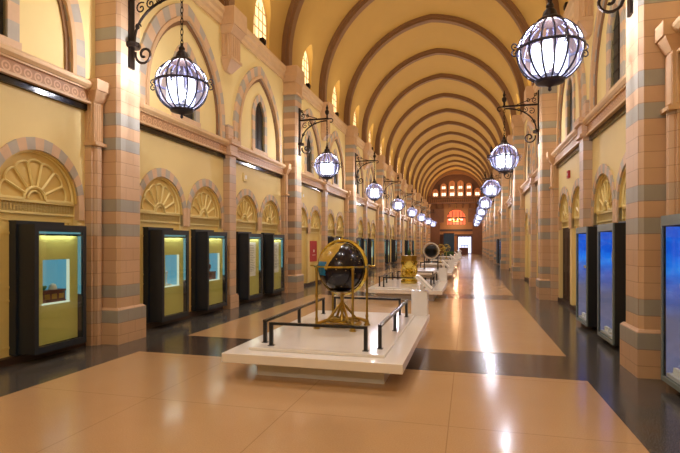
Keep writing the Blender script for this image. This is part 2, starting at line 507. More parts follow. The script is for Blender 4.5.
b.taper((-.02, .26, -.27, .27), 6.68, (-.02, .36, -.33, .33), 6.86)
b.box(-.02, .38, -.35, .35, 6.86, 7.29)
CB0 = b.build('trim', M['pink'])
first = True
for side in (-1, 1):
    for m0 in MODS:
        y = m0+4.1
        for P0 in (PL0, CB0):
            o = P0 if first else P0.copy()
            if not first: col.objects.link(o)
            trim(o); place(o, side, y)
        first = False

# ------------------------------------------------------------------ main pillars
def make_pillar():
    r = empty('stone_pillar')
    b = MB(); b.box(-.02, .48, -.345, .345, 0, .532); b.taper((-.02, .48, -.345, .345), .532, (-.02, .45, -.30, .30), .57)
    b.build('plinth', M['stone'], r)
    b = MB()
    ch = .05
    pr = [(-.02, -.28), (.44-ch, -.28), (.44, -.28+ch), (.44, .28-ch), (.44-ch, .28), (-.02, .28)]
    a = [b.pt((x, y, .5)) for x, y in pr]; t = [b.pt((x, y, 6.42)) for x, y in pr]
    for k in range(6): b.face([a[k], a[(k+1) % 6], t[(k+1) % 6], t[k]])
    b.face(a[::-1]); b.face(t)
    b.build('shaft', M['stone'], r)
    for s in (-1, 1):
        b = MB(); y0, y1 = sorted((s*.28, s*.50))
        b.box(-.02, .12, y0, y1, 0, 3.15)
        b.tube([(.12, s*.39, 0), (.12, s*.39, 3.15)], .075, 10)
        b.build('side_pilaster', M['stone2'], r)
        b = MB(); yc = s*.40
        b.box(-.02, .22, yc-.12, yc+.12, 3.12, 3.17)
        b.box(-.02, .17, yc-.1, yc+.1, 3.17, 3.82)
        for k in range(4): b.tube([(.17, yc-.07+k*.047, 3.2), (.17, yc-.07+k*.047, 3.76)], .018, 5)
        for k in range(2): b.tube([(.06+k*.06, yc+s*.1, 3.2), (.06+k*.06, yc+s*.1, 3.76)], .018, 5)
        b.taper((-.02, .18, yc-.1, yc+.1), 3.8, (-.02, .26, yc-.145, yc+.145), 3.96)
        b.box(-.02, .28, yc-.155, yc+.155, 3.96, 4.13)
        b.build('side_capital', M['pink'], r)
    b = MB()
    b.box(-.02, .47, -.34, .34, 6.38, 6.46); b.box(-.02, .42, -.29, .29, 6.46, 6.82)
    for k in range(6): b.tube([(.42, -.24+k*.096, 6.48), (.42, -.24+k*.096, 6.78)], .033, 6)
    b.taper((-.02, .44, -.34, .34), 6.8, (-.02, .49, -.37, .37), 6.95)
    b.box(-.02, .50, -.38, .38, 6.95, 7.29)
    b.build('capital', M['pink'], r)
    return r
P0 = make_pillar(); first = True
for side in (-1, 1):
    for k, y in enumerate(PIL+[Y1-.3]):
        if k == 0: continue            # behind the camera position: out of the photo
        o = P0 if first else copy_tree(P0); first = False
        place(o, side, y)
        tag(o, '%s grey-banded stone pillar along the %s' % (ORD[k-1], VW[side]), 'pillar', 'pillars along the hall')

# ------------------------------------------------------------------ vault
def vprofile(a, h, zs, n):
    return pointed(a, h, zs, 0, n)
NV = 22
inner = [(-4.2, 7.26)]+vprofile(4.2, 4.6, 7.7, NV)+[(4.2, 7.26)]
outer = [(-4.45, 7.26)]+vprofile(4.45, 4.85, 7.7, NV)+[(4.45, 7.26)]
b = MB()
n = len(inner)
def ring(y): return ([b.pt((x, y, z)) for x, z in inner], [b.pt((x, y, z)) for x, z in outer])
A, B = ring(-2.05), ring(2.05)
for k in range(n-1):
    b.face([A[0][k], A[0][k+1], B[0][k+1], B[0][k]]); b.face([A[1][k], B[1][k], B[1][k+1], A[1][k+1]])
    b.face([A[0][k], A[1][k], A[1][k+1], A[0][k+1]]); b.face([B[0][k], B[0][k+1], B[1][k+1], B[1][k]])
for k in (0, -1): b.face([A[0][k], B[0][k], B[1][k], A[1][k]])
V0 = b.build('ceiling', M['vault'], merge=True)
c = MB(); cl = [(-.55, 7.42)]+pointed(.55, .85, 8.2, 0, 6)+[(.55, 7.42)]
c.plate(cl, [], -6, 6); cut = c.build('cutter', M['vault'], merge=True); cut.location.y = .28
mod = V0.modifiers.new('b', 'BOOLEAN'); mod.operation = 'DIFFERENCE'; mod.object = cut; mod.solver = 'EXACT'
dg = bpy.context.evaluated_depsgraph_get()
me = bpy.data.meshes.new_from_object(V0.evaluated_get(dg))
V0.modifiers.clear(); V0.data = me
bpy.data.objects.remove(cut)
me.polygons.foreach_set('use_smooth', [True]*len(me.polygons)); me.set_sharp_from_angle(angle=math.radians(30))
S(V0)
BAYS = [Y0+2.05+4.1*k for k in range(20)]
for k, y in enumerate(BAYS):
    o = V0 if k == 0 else V0.copy()
    if k: col.objects.link(o)
    o.name = 'ceiling' if k == 0 else 'ceiling.%03d' % k
    o.location = (0, y, 0); S(o)
# clerestory windows
b = MB(); b.plate(cl, [], -.22, -.20); C0 = b.build('window', M['sky'])
b = MB()
for k in range(4): b.box(-.20, -.18, -.55, .55, 7.6+k*.3, 7.625+k*.3)
for k in (-.27, 0, .27): b.box(-.20, -.18, k-.012, k+.012, 7.42, 8.7)
b.build('glazing_bars', M['pink'], C0)
b = MB(); ci = [(-.53, 7.42), (-.53, 7.9)]+pointed(.53, .83, 8.2, 0, 6)+[(.53, 7.9), (.53, 7.42)]
co = [(-.6, 7.42), (-.6, 7.9)]+pointed(.6, .91, 8.2, 0, 6)+[(.6, 7.9), (.6, 7.42)]
b.ringband(ci, co, -.20, -.17, lambda k: 0); b.build('window_frame', M['pink'], C0)
F0 = empty('floodlight')
b = MB(); b.box(-.06, .06, -.1, .1, .06, .2); b.box(.06, .075, -.08, .08, .08, .18); b.build('housing', M['iron'], F0)
b = MB(); b.box(-.03, .03, -.12, -.1, 0, .15); b.box(-.03, .03, .1, .12, 0, .15); b.box(-.03, .03, -.12, .12, 0, .02); b.build('stirrup', M['iron'], F0)
first = True; nf = {-1: 0, 1: 0}
def light(kind, name, loc, energy, color, **kw):
    d = bpy.data.lights.new(name, kind); d.energy = energy; d.color = color
    for k, v in kw.items(): setattr(d, k, v)
    o = bpy.data.objects.new(name, d); col.objects.link(o); o.location = loc; return o
WARM = (1.0, .84, .62)
for side in (-1, 1):
    for y in BAYS[2:]:
        wn += 1
        o = C0 if first else copy_tree(C0)
        o.name = 'window_%d' % wn; S(o); place(o, side, y+.28)
        f = F0 if first else copy_tree(F0)
        first = False
        f.location = (side*4.04, y, 7.285); f.rotation_euler = (0, 0, 0 if side < 0 else PI)
        tag(f, '%s small black floodlight high on the %s' % (ORD[nf[side]], VW[side]), 'floodlight', 'floodlights on the upper cornice')
        nf[side] += 1
    for y in BAYS:
        l = light('SPOT', 'uplight', (side*3.85, y, 7.45), 105, WARM, spot_size=2.6, spot_blend=1.0, shadow_soft_size=.05)
        l.rotation_euler = Vector((-side*.75, 0, 1)).to_track_quat('-Z', 'Y').to_euler()

# ribs
ri = [(-3.96, 7.28)]+vprofile(3.96, 4.36, 7.7, NV)+[(3.96, 7.28)]
ro = [(-4.28, 7.28)]+vprofile(4.28, 4.68, 7.7, NV)+[(4.28, 7.28)]
b = MB(lambda x, y, z: (y, x, z)); b.ringband(ri, ro, -.15, .15, lambda k: 0)
ri2 = [(-4.06, 7.28)]+vprofile(4.06, 4.46, 7.7, NV)+[(4.06, 7.28)]
b.ringband(ri2, ro, -.21, .21, lambda k: 0)
R0 = b.build('trim', M['rib'], smooth=True)
for k in range(21):
    o = R0 if k == 0 else R0.copy()
    if k: col.objects.link(o)
    trim(o); o.location = (0, Y0+4.1*k, 0)

# ------------------------------------------------------------------ back wall (behind the camera)
b = MB(); b.box(-5, 5, Y0-.3, Y0-.02, 0, 12.8); S(b.build('wall_back', M['wall']))

# ------------------------------------------------------------------ far end wall with gallery
E = Y1
Tn = lambda x, y, z: (y, E-x, z)        # local plate coords: (x depth towards camera, y across, z)
b = MB(Tn)
lun = [(-3.6, 8.0)]+pointed(3.6, 3.2, 8.4, 0, 12)+[(3.6, 8.0)]
low = [(-1.3, 4.3)]+pointed(1.3, 1.2, 5.3, 0, 8)+[(1.3, 4.3)]
b.plate([(-5, 0), (5, 0), (5, 13), (-5, 13)], [lun, low, [(-3.4, .02), (-.3, .02), (-.3, 2.7), (-3.4, 2.7)], [(.1, .02), (3.0, .02), (3.0, 2.7), (.1, 2.7)]], -.4, 0)
S(b.build('wall_far', M['endtan']))
b = MB(Tn); b.box(0, .5, -4.1, -2.3, 0, 4.6); b.box(0, .5, 2.3, 4.1, 0, 4.6); b.box(0, .3, -4.1, -1.7, 4.6, 6.6); b.box(0, .3, 1.7, 4.1, 4.6, 6.6); trim(b.build('trim', M['brown']))
b = MB(Tn); b.box(-3, -2.9, -5, 5, 0, 13); S(b.build('wall_far_backing', M['brown']))
for k in range(6):
    yc = -3+k*1.2
    b = MB(Tn)
    h = 2.5 if k in (2, 3) else (2.1 if k in (1, 4) else 1.3)
    b.plate([(yc-.45, 8.3)]+pointed(.45, .5, 8.3+h-.5, yc, 4)+[(yc+.45, 8.3)], [], -1.0, -.95)
    o = b.build('window', M['glow']); wn += 1; o.name = 'window_%d' % wn; S(o)
    b = MB(Tn)
    b.plate([(yc-.28, 8.5), (yc-.28, 9.0), (yc+.3, 9.0), (yc+.3, 8.5)], [], -.95, -.93)
    if k in (1, 2, 3, 4): b.plate([(yc-.25, 9.6), (yc-.25, 9.95), (yc+.25, 9.95), (yc+.25, 9.6)], [], -.95, -.93)
    b.build('bright_pane', M['glow2'], o)
    b = MB(Tn); b.box(-.95, -.9, yc-.02, yc+.02, 8.3, 8.3+h-.2); b.box(-.95, -.9, yc-.45, yc+.45, 9.3, 9.36); b.build('mullion', M['dkbrown'], o)
b = MB(Tn); b.plate([(-3.7, 8.0)]+pointed(3.7, 3.3, 8.35, 0, 12)+[(3.7, 8.0)],
    [[(-3+k*1.2-.45, 8.3)]+pointed(.45, .5, 8.3+(2.5 if k in (2,3) else (2.1 if k in (1,4) else 1.3))-.5, -3+k*1.2, 4)+[(-3+k*1.2+.45, 8.3)] for k in range(6)], -.92, -.6)
trim(b.build('trim', M['brown']))
# balcony
b = MB(Tn); b.box(-.3, .7, -4.0, 4.0, 7.3, 7.5); b.box(.55, .7, -4.0, 4.0, 8.25, 8.4)
for k in range(27): b.box(.58, .67, -3.95+k*.3, -3.85+k*.3, 7.5, 8.25)
for k in range(9): b.taper((.0, .1, -3.8+k*.93, -3.6+k*.93), 6.7, (0, .65, -3.8+k*.93, -3.6+k*.93), 7.3)
trim(b.build('trim', M['brown']))
b = MB(Tn)
for k in range(5): b.box(-.55, -.35, -2.45+k*1.2-.06, -2.45+k*1.2+.06, 8.0, 10.2)
b.box(-.02, .08, -4.1, 4.1, 3.3, 3.6); b.box(-.02, .1, -4.1, 4.1, 2.7, 2.85)
trim(b.build('trim', M['dkbrown']))
b = MB(Tn); b.plate(low, [], -1.2, -1.1); o = b.build('window', M['redglow']); wn += 1; o.name = 'window_%d' % wn; S(o)
b = MB(Tn)
for k in range(5): b.box(-1.1, -1.05, -1.1+k*.5, -1.0+k*.5, 4.3, 6.3)
b.box(-1.1, -1.05, -1.3, 1.3, 5.2, 5.4); b.build('mullion', M['dkbrown'], o)
b = MB(Tn); b.plate([(.3, .1), (2.1, .1), (2.1, 2.5), (.3, 2.5)], [], -1.6, -1.5); dn += 1
o = b.build('door', M['doorglow']); o.name = 'door_%d' % dn; S(o)
b = MB(Tn); b.box(-1.5, -1.45, .68, .74, 0, 2.6); b.box(-1.5, -1.45, 1.66, 1.72, 0, 2.6); b.box(-1.5, -1.45, 1.18, 1.22, 0, 2.6)
b.box(-1.5, -1.45, .68, 1.72, 1.1, 1.25); b.build('door_frame', M['dkbrown'], o)
c = empty('chandelier', (0, E-2.2, 4.7))
b = MB(); b.tube([(.9*math.cos(t*PI/8), .9*math.sin(t*PI/8), 0) for t in range(16)], .05, 5, closed=True)
b.tube([(0, 0, 0), (0, 0, 2.4)], .03, 5); b.tube([(-.9, 0, 0), (0, 0, .8)], .02, 4); b.tube([(.9, 0, 0), (0, 0, .8)], .02, 4); b.build('hoop', M['golddk'], c)
for t in range(10):
    b = MB(); b.lathe([(0, .05), (.07, .1), (.09, .2), (.05, .3), (0, .33)], (.9*math.cos(t*PI/5), .9*math.sin(t*PI/5)), 8); b.build('candle_lamp', M['glow2'], c)
tag(c, 'glowing ring chandelier hanging in front of the low arch at the far end', 'chandelier')
light('POINT', 'chandelier_light', (0, E-2.2, 4.4), 200, (1, .6, .35), shadow_soft_size=.3)
light('POINT', 'gallery_light', (0, E-1.8, 9.4), 120, (1, .6, .3), shadow_soft_size=.3)

# ------------------------------------------------------------------ wall brackets and lanterns
def spiral(cx, cz, r0, r1, a0, turns, n=22):
    return [(cx+(r0+(r1-r0)*k/n)*math.cos(a0+turns*2*PI*k/n), 0, cz+(r0+(r1-r0)*k/n)*math.sin(a0+turns*2*PI*k/n)) for k in range(n+1)]
def make_bracket():
    r = empty('wall_bracket')
    b = MB(); b.box(0, .035, -.06, .06, 4.45, 6.0)
    b.lathe([(.11, 4.78), (.12, 4.82), (.11, 4.86)], (.05, 0), 10); b.build('back_plate', M['iron'], r)
    b = MB(); b.box(.02, 1.0, -.022, .022, 5.58, 5.63); b.tube([(1.0, 0, 5.6)]+[(1.08+.06*math.cos(t), 0, 5.54+.06*math.sin(t)) for t in [PI/2-PI*k/6 for k in range(8)]], .018, 6)
    b.build('arm', M['iron'], r)
    b = MB()
    b.tube([(.03, 0, 4.85)]+[(.08+.85*(1-math.cos(t)), 0, 4.9+.64*math.sin(t)) for t in [PI/2*k/12 for k in range(13)]], .022, 6)
    b.tube(spiral(.26, 4.66, .17, .03, PI*.9, 1.35), .022, 6)
    b.build('brace', M['iron'], r)
    for cx, cz, rr, a in ((.14, 5.12, .06, 0), (.2, 5.42, .1, 1), (.38, 5.47, .08, 2), (.55, 5.5, .055, 3), (.12, 5.74, .08, 4), (.3, 5.74, .06, 1), (.1, 5.9, .05, 2)):
        b = MB(); b.tube(spiral(cx, cz, rr, .012, a, 1.3, 16), .012, 5); b.build('scroll', M['iron'], r)
    b = MB(); b.tube([(.05, 0, 5.95), (.15, 0, 5.8), (.35, 0, 5.72), (.6, 0, 5.64)], .012, 5); b.build('tie_bar', M['iron'], r)
    b = MB(); b.lathe([(.03, 5.6), (.03, 5.72), (.065, 5.78), (.07, 5.84), (.03, 5.9), (.045, 5.95), (.02, 6.02), (0, 6.1)], (.95, 0), 10)
    b.build('finial', M['iron'], r)
    return r
def make_lantern():
    r = empty('hanging_lantern'); R = .405
    b = MB()
    for k in range(10):
        z = .68+k*.087; h = .055
        pts = [(.022*math.cos(t), 0, z+h*math.sin(t)) for t in [2*PI*j/8 for j in range(8)]]
        if k % 2: pts = [(0, p[0], p[2]) for p in pts]
        b.tube(pts, .008, 4, closed=True)
    b.build('chain', M['iron'], r)
    b = MB(); b.lathe([(.17, .375), (.16, .41), (.1, .45), (.08, .52), (.045, .56), (.05, .6), (.02, .64), (.015, .68), (0, .68)], n=16)
    b.build('cap', M['iron'], r, smooth=True)
    b = MB(); b.lathe([(R*.97*math.cos(t), R*.97*math.sin(t)) for t in [-1.35+2.45*k/16 for k in range(17)]], n=32)
    b.build('globe_glass', M['lglass'], r, smooth=True)
    b = MB()
    for k in range(16):
        a = 2*PI*k/16
        b.tube([(R*math.cos(t)*math.cos(a), R*math.cos(t)*math.sin(a), R*math.sin(t)) for t in [-1.35+2.5*j/14 for j in range(15)]], .013, 5)
    b.tube([(R*1.01*math.cos(t), R*1.01*math.sin(t), .03) for t in [2*PI*j/32 for j in range(32)]], .02, 6, closed=True)
    b.build('cage', M['lead'], r)
    b = MB(); b.lathe([(0, -.52), (.025, -.5), (.02, -.46), (.06, -.44), (.17, -.41), (.19, -.375), (.15, -.36)], n=16)
    b.build('bottom_cup', M['lead'], r, smooth=True)
    for k in range(4):
        a = PI/2*k+.25; b = MB()
        ca, sa = math.cos(a), math.sin(a)
        for dz, sg in ((.07, 1), (-.03, -1)):
            sp = spiral(R+.05, dz, .05, .012, -PI/2*sg, sg*1.1, 12)
            b.tube([(p[0]*ca, p[0]*sa, p[2]) for p in sp], .009, 5)
        b.build('scroll', M['lead'], r)
    b = MB(); b.lathe([(.1, -.36), (.1, -.3), (.05, -.28), (0, -.27)], n=12); b.build('lamp_holder', M['iron'], r)
    for k in range(5):
        a = 2*PI*k/5; b = MB()
        b.lathe([(.05, -.27), (.062, -.22), (.062, .05), (.045, .11), (0, .13)], (.17*math.cos(a), .17*math.sin(a)), 10)
        b.build('bulb', M['bulb'], r)
        
    return r
BR, LN = make_bracket(), make_lantern(); first = True
for side in (-1, 1):
    for k, y in enumerate(PIL[1:]):
        br = BR if first else copy_tree(BR); ln = LN if first else copy_tree(LN); first = False
        place(br, side, y); br.location.x = side*3.66
        x = side*(3.66-.95)
        ln.location = (x, y, 4.09); ln.rotation_euler = (0, 0, 0 if side < 0 else PI)
        o_ = ORD[k]
        tag(br, 'scrolled iron bracket on %s pillar of the %s' % (o_, VW[side]), 'bracket', 'wrought-iron wall brackets')
        tag(ln, 'glass globe lantern at %s pillar of the %s' % (o_, VW[side]), 'lantern', 'globe lanterns')
        light('POINT', 'lantern_light', (x, y, 4.22), 270, (.97, .97, 1.0), shadow_soft_size=.1)

# ------------------------------------------------------------------ display cases
def case_common(r, bodymat, x1=.30, hw=.445, z0=.13, z1=1.85, fr=.065, topfr=.09, capmat=None):
    b = MB()
    b.box(0, x1-.02, -hw, -hw+.03, z0, z1); b.box(0, x1-.02, hw-.03, hw, z0, z1)
    b.box(0, x1-.02, -hw, hw, z1-.03, z1); b.box(0, x1-.02, -hw, hw, z0, z0+.03); b.box(0, .02, -hw, hw, z0, z1)
    b.build('housing', bodymat, r)
    b = MB(); b.plate([(-hw, z0), (hw, z0), (hw, z1), (-hw, z1)], [[(-hw+fr, z0+fr+.02), (hw-fr, z0+fr+.02), (hw-fr, z1-topfr), (-hw+fr, z1-topfr)]], x1-.03, x1)
    b.build('door_frame', capmat or bodymat, r)
    b = MB(); b.box(x1-.018, x1-.012, -hw+fr, hw-fr, z0+fr+.02, z1-topfr); b.build('glass', M['glass'], r)
    b = MB(); b.box(-.11, .0, -hw-.03, hw-.12, z0-.02, z1+.05); b.box(.0, .02, -hw-.03, hw-.12, z0-.02, z1+.05); b.build('back_plate', bodymat, r)
def case_left(kind):
    r = empty('display_case'); case_common(r, M['charcoal'])
    win = kind != 'text'
    b = MB()
    if win:
        holes = [[(-.25, .77), (.19, .77), (.19, 1.37), (-.25, 1.37)]]
    else: holes = []
    b.plate([(-.38, .22), (.355, .22), (.355, 1.70), (-.38, 1.70)], holes, .20, .225)
    b.build('fabric_panel', M['olive'], r)
    b = MB(); b.box(.03, .265, -.37, .37, 1.73, 1.755); b.box(.18, .26, .37, .385, .85, 1.7); b.build('light_strip', M['teal'], r)
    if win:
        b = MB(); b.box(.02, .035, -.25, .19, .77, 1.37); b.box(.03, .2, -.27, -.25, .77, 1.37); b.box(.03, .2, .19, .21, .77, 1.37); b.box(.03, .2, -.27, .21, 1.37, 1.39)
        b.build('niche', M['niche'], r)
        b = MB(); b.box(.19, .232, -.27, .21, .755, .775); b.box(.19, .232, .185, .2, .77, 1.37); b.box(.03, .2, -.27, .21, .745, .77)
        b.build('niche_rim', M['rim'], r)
    else:
        b = MB(); b.box(.225, .235, -.34, .12, .72, 1.62); b.build('text_panel', M['paper'], r)
        b = MB()
        random.seed(3)
        for k in range(16): b.box(.235, .2365, -.3, -.3+.38*(.7+.3*random.random()), 1.53-k*.045, 1.538-k*.045)
        b.build('text_lines', M['charcoal'], r)
    return r
def case_right():
    r = empty('display_case'); case_common(r, M['charcoalr'], x1=.34, fr=.03, topfr=.11, z0=.08, z1=1.9, capmat=M['capgrey'])
    b = MB(); b.box(.03, .05, -.41, .41, .12, 1.78); b.box(.03, .30, -.415, -.40, .12, 1.78); b.box(.03, .30, .40, .415, .12, 1.78); b.build('backdrop', M['blue'], r)
    b = MB(); b.box(.05, .3, -.41, .41, .13, .17); b.build('case_floor', M['whiteb'], r)
    b = MB(); b.box(.06, .28, -.38, .38, 1.81, 1.83); b.build('light_strip', M['teal'], r)
    return r
CW, CT, CR = case_left('win'), case_left('text'), case_right()
used = set()
def put_case(proto, side, y, label, group=None):
    o = proto if id(proto) not in used else copy_tree(proto)
    used.add(id(proto)); place(o, side, y); tag(o, label, 'display case', group); return o
G1 = 'wall display cases'
for yy_ in (5.56, 8.30, 9.92, 11.96, 13.6):
    l = light('AREA', 'case_light', (-W+.255, yy_, 1.72), 1.3, (.95, 1.0, .95), shape='RECTANGLE', size=.03, size_y=.6)
    l.rotation_euler = (0, math.radians(-12), 0)
def mc(m, c, d): return MODS[m]+CTR[c]+d*DR
# module index: MODS[1] = -1.4 .. ; MODS[2] = 6.8 ..
y1, y2, y3, y4, y5 = 5.56, 8.30, 9.92, 11.96, 13.6
put_case(CW, -1, y1, 'charcoal wall case with olive panel, its lit window holding a reddish wooden chest', G1)
put_case(CW, -1, y2, 'charcoal wall case just beyond the nearest pillar, window nearly empty', G1)
put_case(CW, -1, y3, 'charcoal wall case whose lit window shows a small bust on a wooden box', G1)
put_case(CT, -1, y4, 'charcoal wall case with a tall white text sheet, nearer of two such', G1)
put_case(CT, -1, y5, 'charcoal wall case with a tall white text sheet, farther of two such', G1)
far = [(4, 0, -1), (4, 0, 1), (4, 1, -1), (5, 0, -1), (5, 0, 1), (5, 1, 1), (6, 0, -1), (6, 1, 1), (7, 0, 1)]
far = [(3, 1, -1), (3, 1, 1)]+far
for k, (m, c_, d) in enumerate(far):
    put_case(CT if k % 2 else CW, -1, mc(m, c_, d), 'dark wall case beyond the red poster, %s along that wall' % (ORD[k]), G1)
yr = (5.70, 8.45, 10.1)
put_case(CR, 1, yr[0], 'blue-lit glass case cut by the photo edge, nearest on its wall', G1)
put_case(CR, 1, yr[1], 'blue-lit glass case showing a pale ring, just beyond the pillar', G1)
put_case(CR, 1, yr[2], 'narrow-looking blue-lit glass case beside the half pilaster', G1)
for k, (m, c_, d) in enumerate([(5, 0, -1), (5, 0, 1), (5, 1, 1)]):
    put_case(CR, 1, mc(m, c_, d), 'dark-sided blue case far down the hall, %s of three' % ('first', 'second', 'third')[k], G1)

# contents
def at_left(y, x=.1): return (-W+x, y, 0)
r = empty('wooden_chest', (-W+.115, y1-.02, .77))
b = MB(); b.box(-.06, .07, -.2, .19, .02, .17); b.box(-.065, .075, -.21, .2, .15, .175); b.build('body', M['wood'], r)
b = MB(); b.box(-.065, .075, -.21, .2, 0, .025); b.build('plinth_moulding', M['wood'], r)
for s in (-.12, .0, .12):
    b = MB(); b.box(.07, .076, s-.04, s+.04, .05, .12); b.build('drawer_front', M['golddk'], r)
tag(r, 'reddish wooden chest with drawers inside the nearest olive case', 'chest')
r = empty('glass_dome', (-W+.115, y1+.02, .946)); b = MB(); b.lathe([(.05, 0), (.055, .03), (.04, .07), (0, .09)], n=14); b.build('dome', M['cream'], r, smooth=True)
b = MB(); b.lathe([(.06, 0), (.06, .008)], n=14); b.build('base', M['cream'], r)
tag(r, 'small white dome standing on the reddish wooden chest', 'dome')
r = empty('green_bowl', (-W+.115, y1-.14, .946)); b = MB(); b.lathe([(.02, 0), (.045, .04), (.05, .06), (.045, .06), (.02, .02), (0, .015)], n=14); b.build('bowl', M['green'], r, smooth=True)
tag(r, 'little green glazed bowl on the reddish wooden chest', 'bowl')
r = empty('inscription_slab', (-W+.1, y2-.03, .77)); b = MB(); b.box(-.05, .05, -.1, .1, 0, .03); b.build('base', M['cream'], r)
b = MB(); b.lathe([(.03, .03), (.01, .06), (.015, .2), (.03, .26), (0, .3)], n=10); b.build('stem', M['silver'], r)
tag(r, 'thin pale stemmed piece alone in the window of the second case', 'exhibit')
r = empty('wooden_box', (-W+.11, y3-.03, .77)); b = MB(); b.box(-.05, .05, -.18, .18, 0, .17); b.build('body', M['wood'], r)
b = MB(); b.box(-.055, .055, -.19, .19, .15, .18); b.build('lid', M['wood'], r); tag(r, 'dark wooden box beneath the small bust', 'box')
r = empty('small_bust', (-W+.11, y3-.1, .951)); b = MB(); b.lathe([(.045, 0), (.03, .04), (.06, .09), (.065, .15), (.02, .19)], n=14); b.build('torso', M['wood'], r, smooth=True)
b = MB(); b.lathe([(.018, .19), (.035, .22), (.038, .26), (.02, .3), (0, .305)], n=14); b.build('head', M['vpink'], r, smooth=True)
tag(r, 'small brown bust standing on a dark wooden box', 'bust')
def ring_instrument(y, label, R=.16, z=1.25):
    r = empty('ring_instrument', (W-.18, y, .172))
    b = MB(); b.tube([(0, R*math.cos(t), z+R*math.sin(t)) for t in [2*PI*j/24 for j in range(24)]], .018, 6, closed=True)
    b.tube([(0, R*.55*math.cos(t), z+.03+R*.55*math.sin(t)) for t in [2*PI*j/20 for j in range(20)]], .012, 5, closed=True)
    b.build('rings', M['silver'], r)
    b = MB(); b.tube([(0, 0, 0), (0, 0, z-R)], .012, 6); b.build('pole', M['silver'], r)
    b = MB(); b.lathe([(.1, 0), (.09, .03), (.03, .05), (.015, .08)], n=16); b.build('foot', M['silver'], r)
    tag(r, label, 'instrument')
ring_instrument(yr[1], 'pale double ring instrument on a pole inside a blue case', .17, 1.2)
def tripod(y, label, nm):
    r = empty(nm, (W-.18, y, .172))
    b = MB(); b.box(-.08, .08, -.16, .16, .95, 1.0); b.build('tray', M['silver'], r)
    for a in (-.1, .1):
        b = MB(); b.tube([(0, a*1.4, 0), (0, a, .95)], .012, 6); b.build('leg', M['silver'], r)
    b = MB(); b.lathe([(.03, 1.0), (.06, 1.06), (.03, 1.16), (.02, 1.3), (.04, 1.36), (0, 1.38)], n=12); b.build('vessel', M['cream'], r, smooth=True)
    tag(r, label, 'instrument')
tripod(yr[2], 'pale vessel on a legged tray inside the case by the half pilaster', 'legged_stand')
tripod(yr[0], 'pale vessel on a legged tray in the case at the photo edge', 'legged_stand')
for y, nm, lb in ((yr[0], 'white_label_card', 'curled white card on the floor of the nearest blue case'), (yr[1], 'white_label_card', 'tilted white card at the foot of the pale ring'), (yr[2], 'white_label_card', 'tilted white card in the case by the half pilaster')):
    b = MB(); b.taper((-.06, .06, -.11, .11), 0, (.02, .05, -.11, .11), .07); o = b.build(nm, M['paper']); o.location = (W-.2, y+.24, .171); o.rotation_euler = (0, 0, PI)
    tag(o, lb, 'card')

# red poster and alarm
yp = mc(3, 0, 1)
r = empty('red_poster', (-W+.0, yp-.0, 0))
b = MB(); b.box(-.086, -.06, -.46, .38, .88, 1.68); b.build('board', M['red'], r)
b = MB(); b.box(-.06, -.058, -.07, .07, 1.24, 1.34); b.box(-.06, -.058, -.2, .2, 1.12, 1.14); b.build('print', M['paper'], r)
tag(r, 'red poster on the cream door past the second pillar', 'poster')
r = empty('alarm_box', (W+.01, 13.0, 3.2)); b = MB(); b.box(-.06, 0, -.09, .09, 0, .18); b.build('housing', M['red'], r)
b = MB(); b.lathe([(.03, 0), (.03, .01), (0, .012)], n=10); o = b.build('button', M['white'], r); o.rotation_euler = (0, -PI/2, 0); o.location = (-.06, 0, .09)
tag(r, 'small red alarm box high on the wall above the fan doors', 'alarm')
for y, z, lb in ((11.9, 3.25, 'small pale switch plate high on the wall above the text cases'), (16.6, 3.2, 'tiny emergency lamp on the wall above the red poster')):
    r = empty('wall_plate', (-W, y, z)); b = MB(); b.box(0, .03, -.12, .12, 0, .22); b.build('plate', M['wall'], r)
    b = MB(); b.box(.03, .04, -.05, .05, .06, .16); b.build('cover', M['paper'], r); tag(r, lb, 'wall plate')

# ------------------------------------------------------------------ central platforms
def make_platform():
    r = empty('display_platform')
    b = MB(); b.box(-.8, .76, .29, 3.46, 0, .2); b.build('base_block', M['whiteb'], r)
    b = MB(); b.box(-1.12, 1.01, 0, 3.75, .2, .31); o = b.build('slab', M['white'], r)
    m = o.modifiers.new('bevel', 'BEVEL'); m.width = .008; m.segments = 2
    b = MB(); b.box(-.88, .78, .22, 3.44, .31, .345); o = b.build('upper_step', M['white'], r)
    m = o.modifiers.new('bevel', 'BEVEL'); m.width = .006; m.segments = 2
    def rail(p0, p1, posts):
        q = MB(); 
        if p0[0] == p1[0]: q.box(p0[0]-.022, p0[0]+.022, p0[1]-.02, p1[1]+.02, .6, .632)
        else: q.box(p0[0]-.02, p1[0]+.02, p0[1]-.022, p0[1]+.022, .6, .632)
        h = q.build('rail', M['railtop'], r)
        for x, y in posts:
            q = MB(); q.box(x-.02, x+.02, y-.02, y+.02, .345, .6); q.box(x-.035, x+.035, y-.035, y+.035, .345, .352); q.build('post', M['rail'], h)
    rail((-.65, .38), (.53, .38), [(-.65, .38), (.53, .38)])
    rail((-.80, .54), (-.80, 3.1), [(-.80, .54), (-.80, 1.82), (-.80, 3.1)])
    rail((.67, .54), (.67, 3.1), [(.67, .54), (.67, 1.75), (.67, 3.1)])
    rail((-.65, 3.3), (.53, 3.3), [(-.65, 3.3), (.53, 3.3)])
    return r
PF = make_platform()
what = ['under the large navy globe', 'under the gold vessel', 'under the dark disc globe', 'under the small brass rings', 'under the second set of brass rings', 'under the teal panel', 'farthest down the hall']
for k in range(7):
    o = PF if k == 0 else copy_tree(PF)
    o.location = (0, 5.15+8.2*k, 0)
    tag(o, 'low white lacquered display platform with dark rails ' + what[k], 'platform', 'white display platforms')
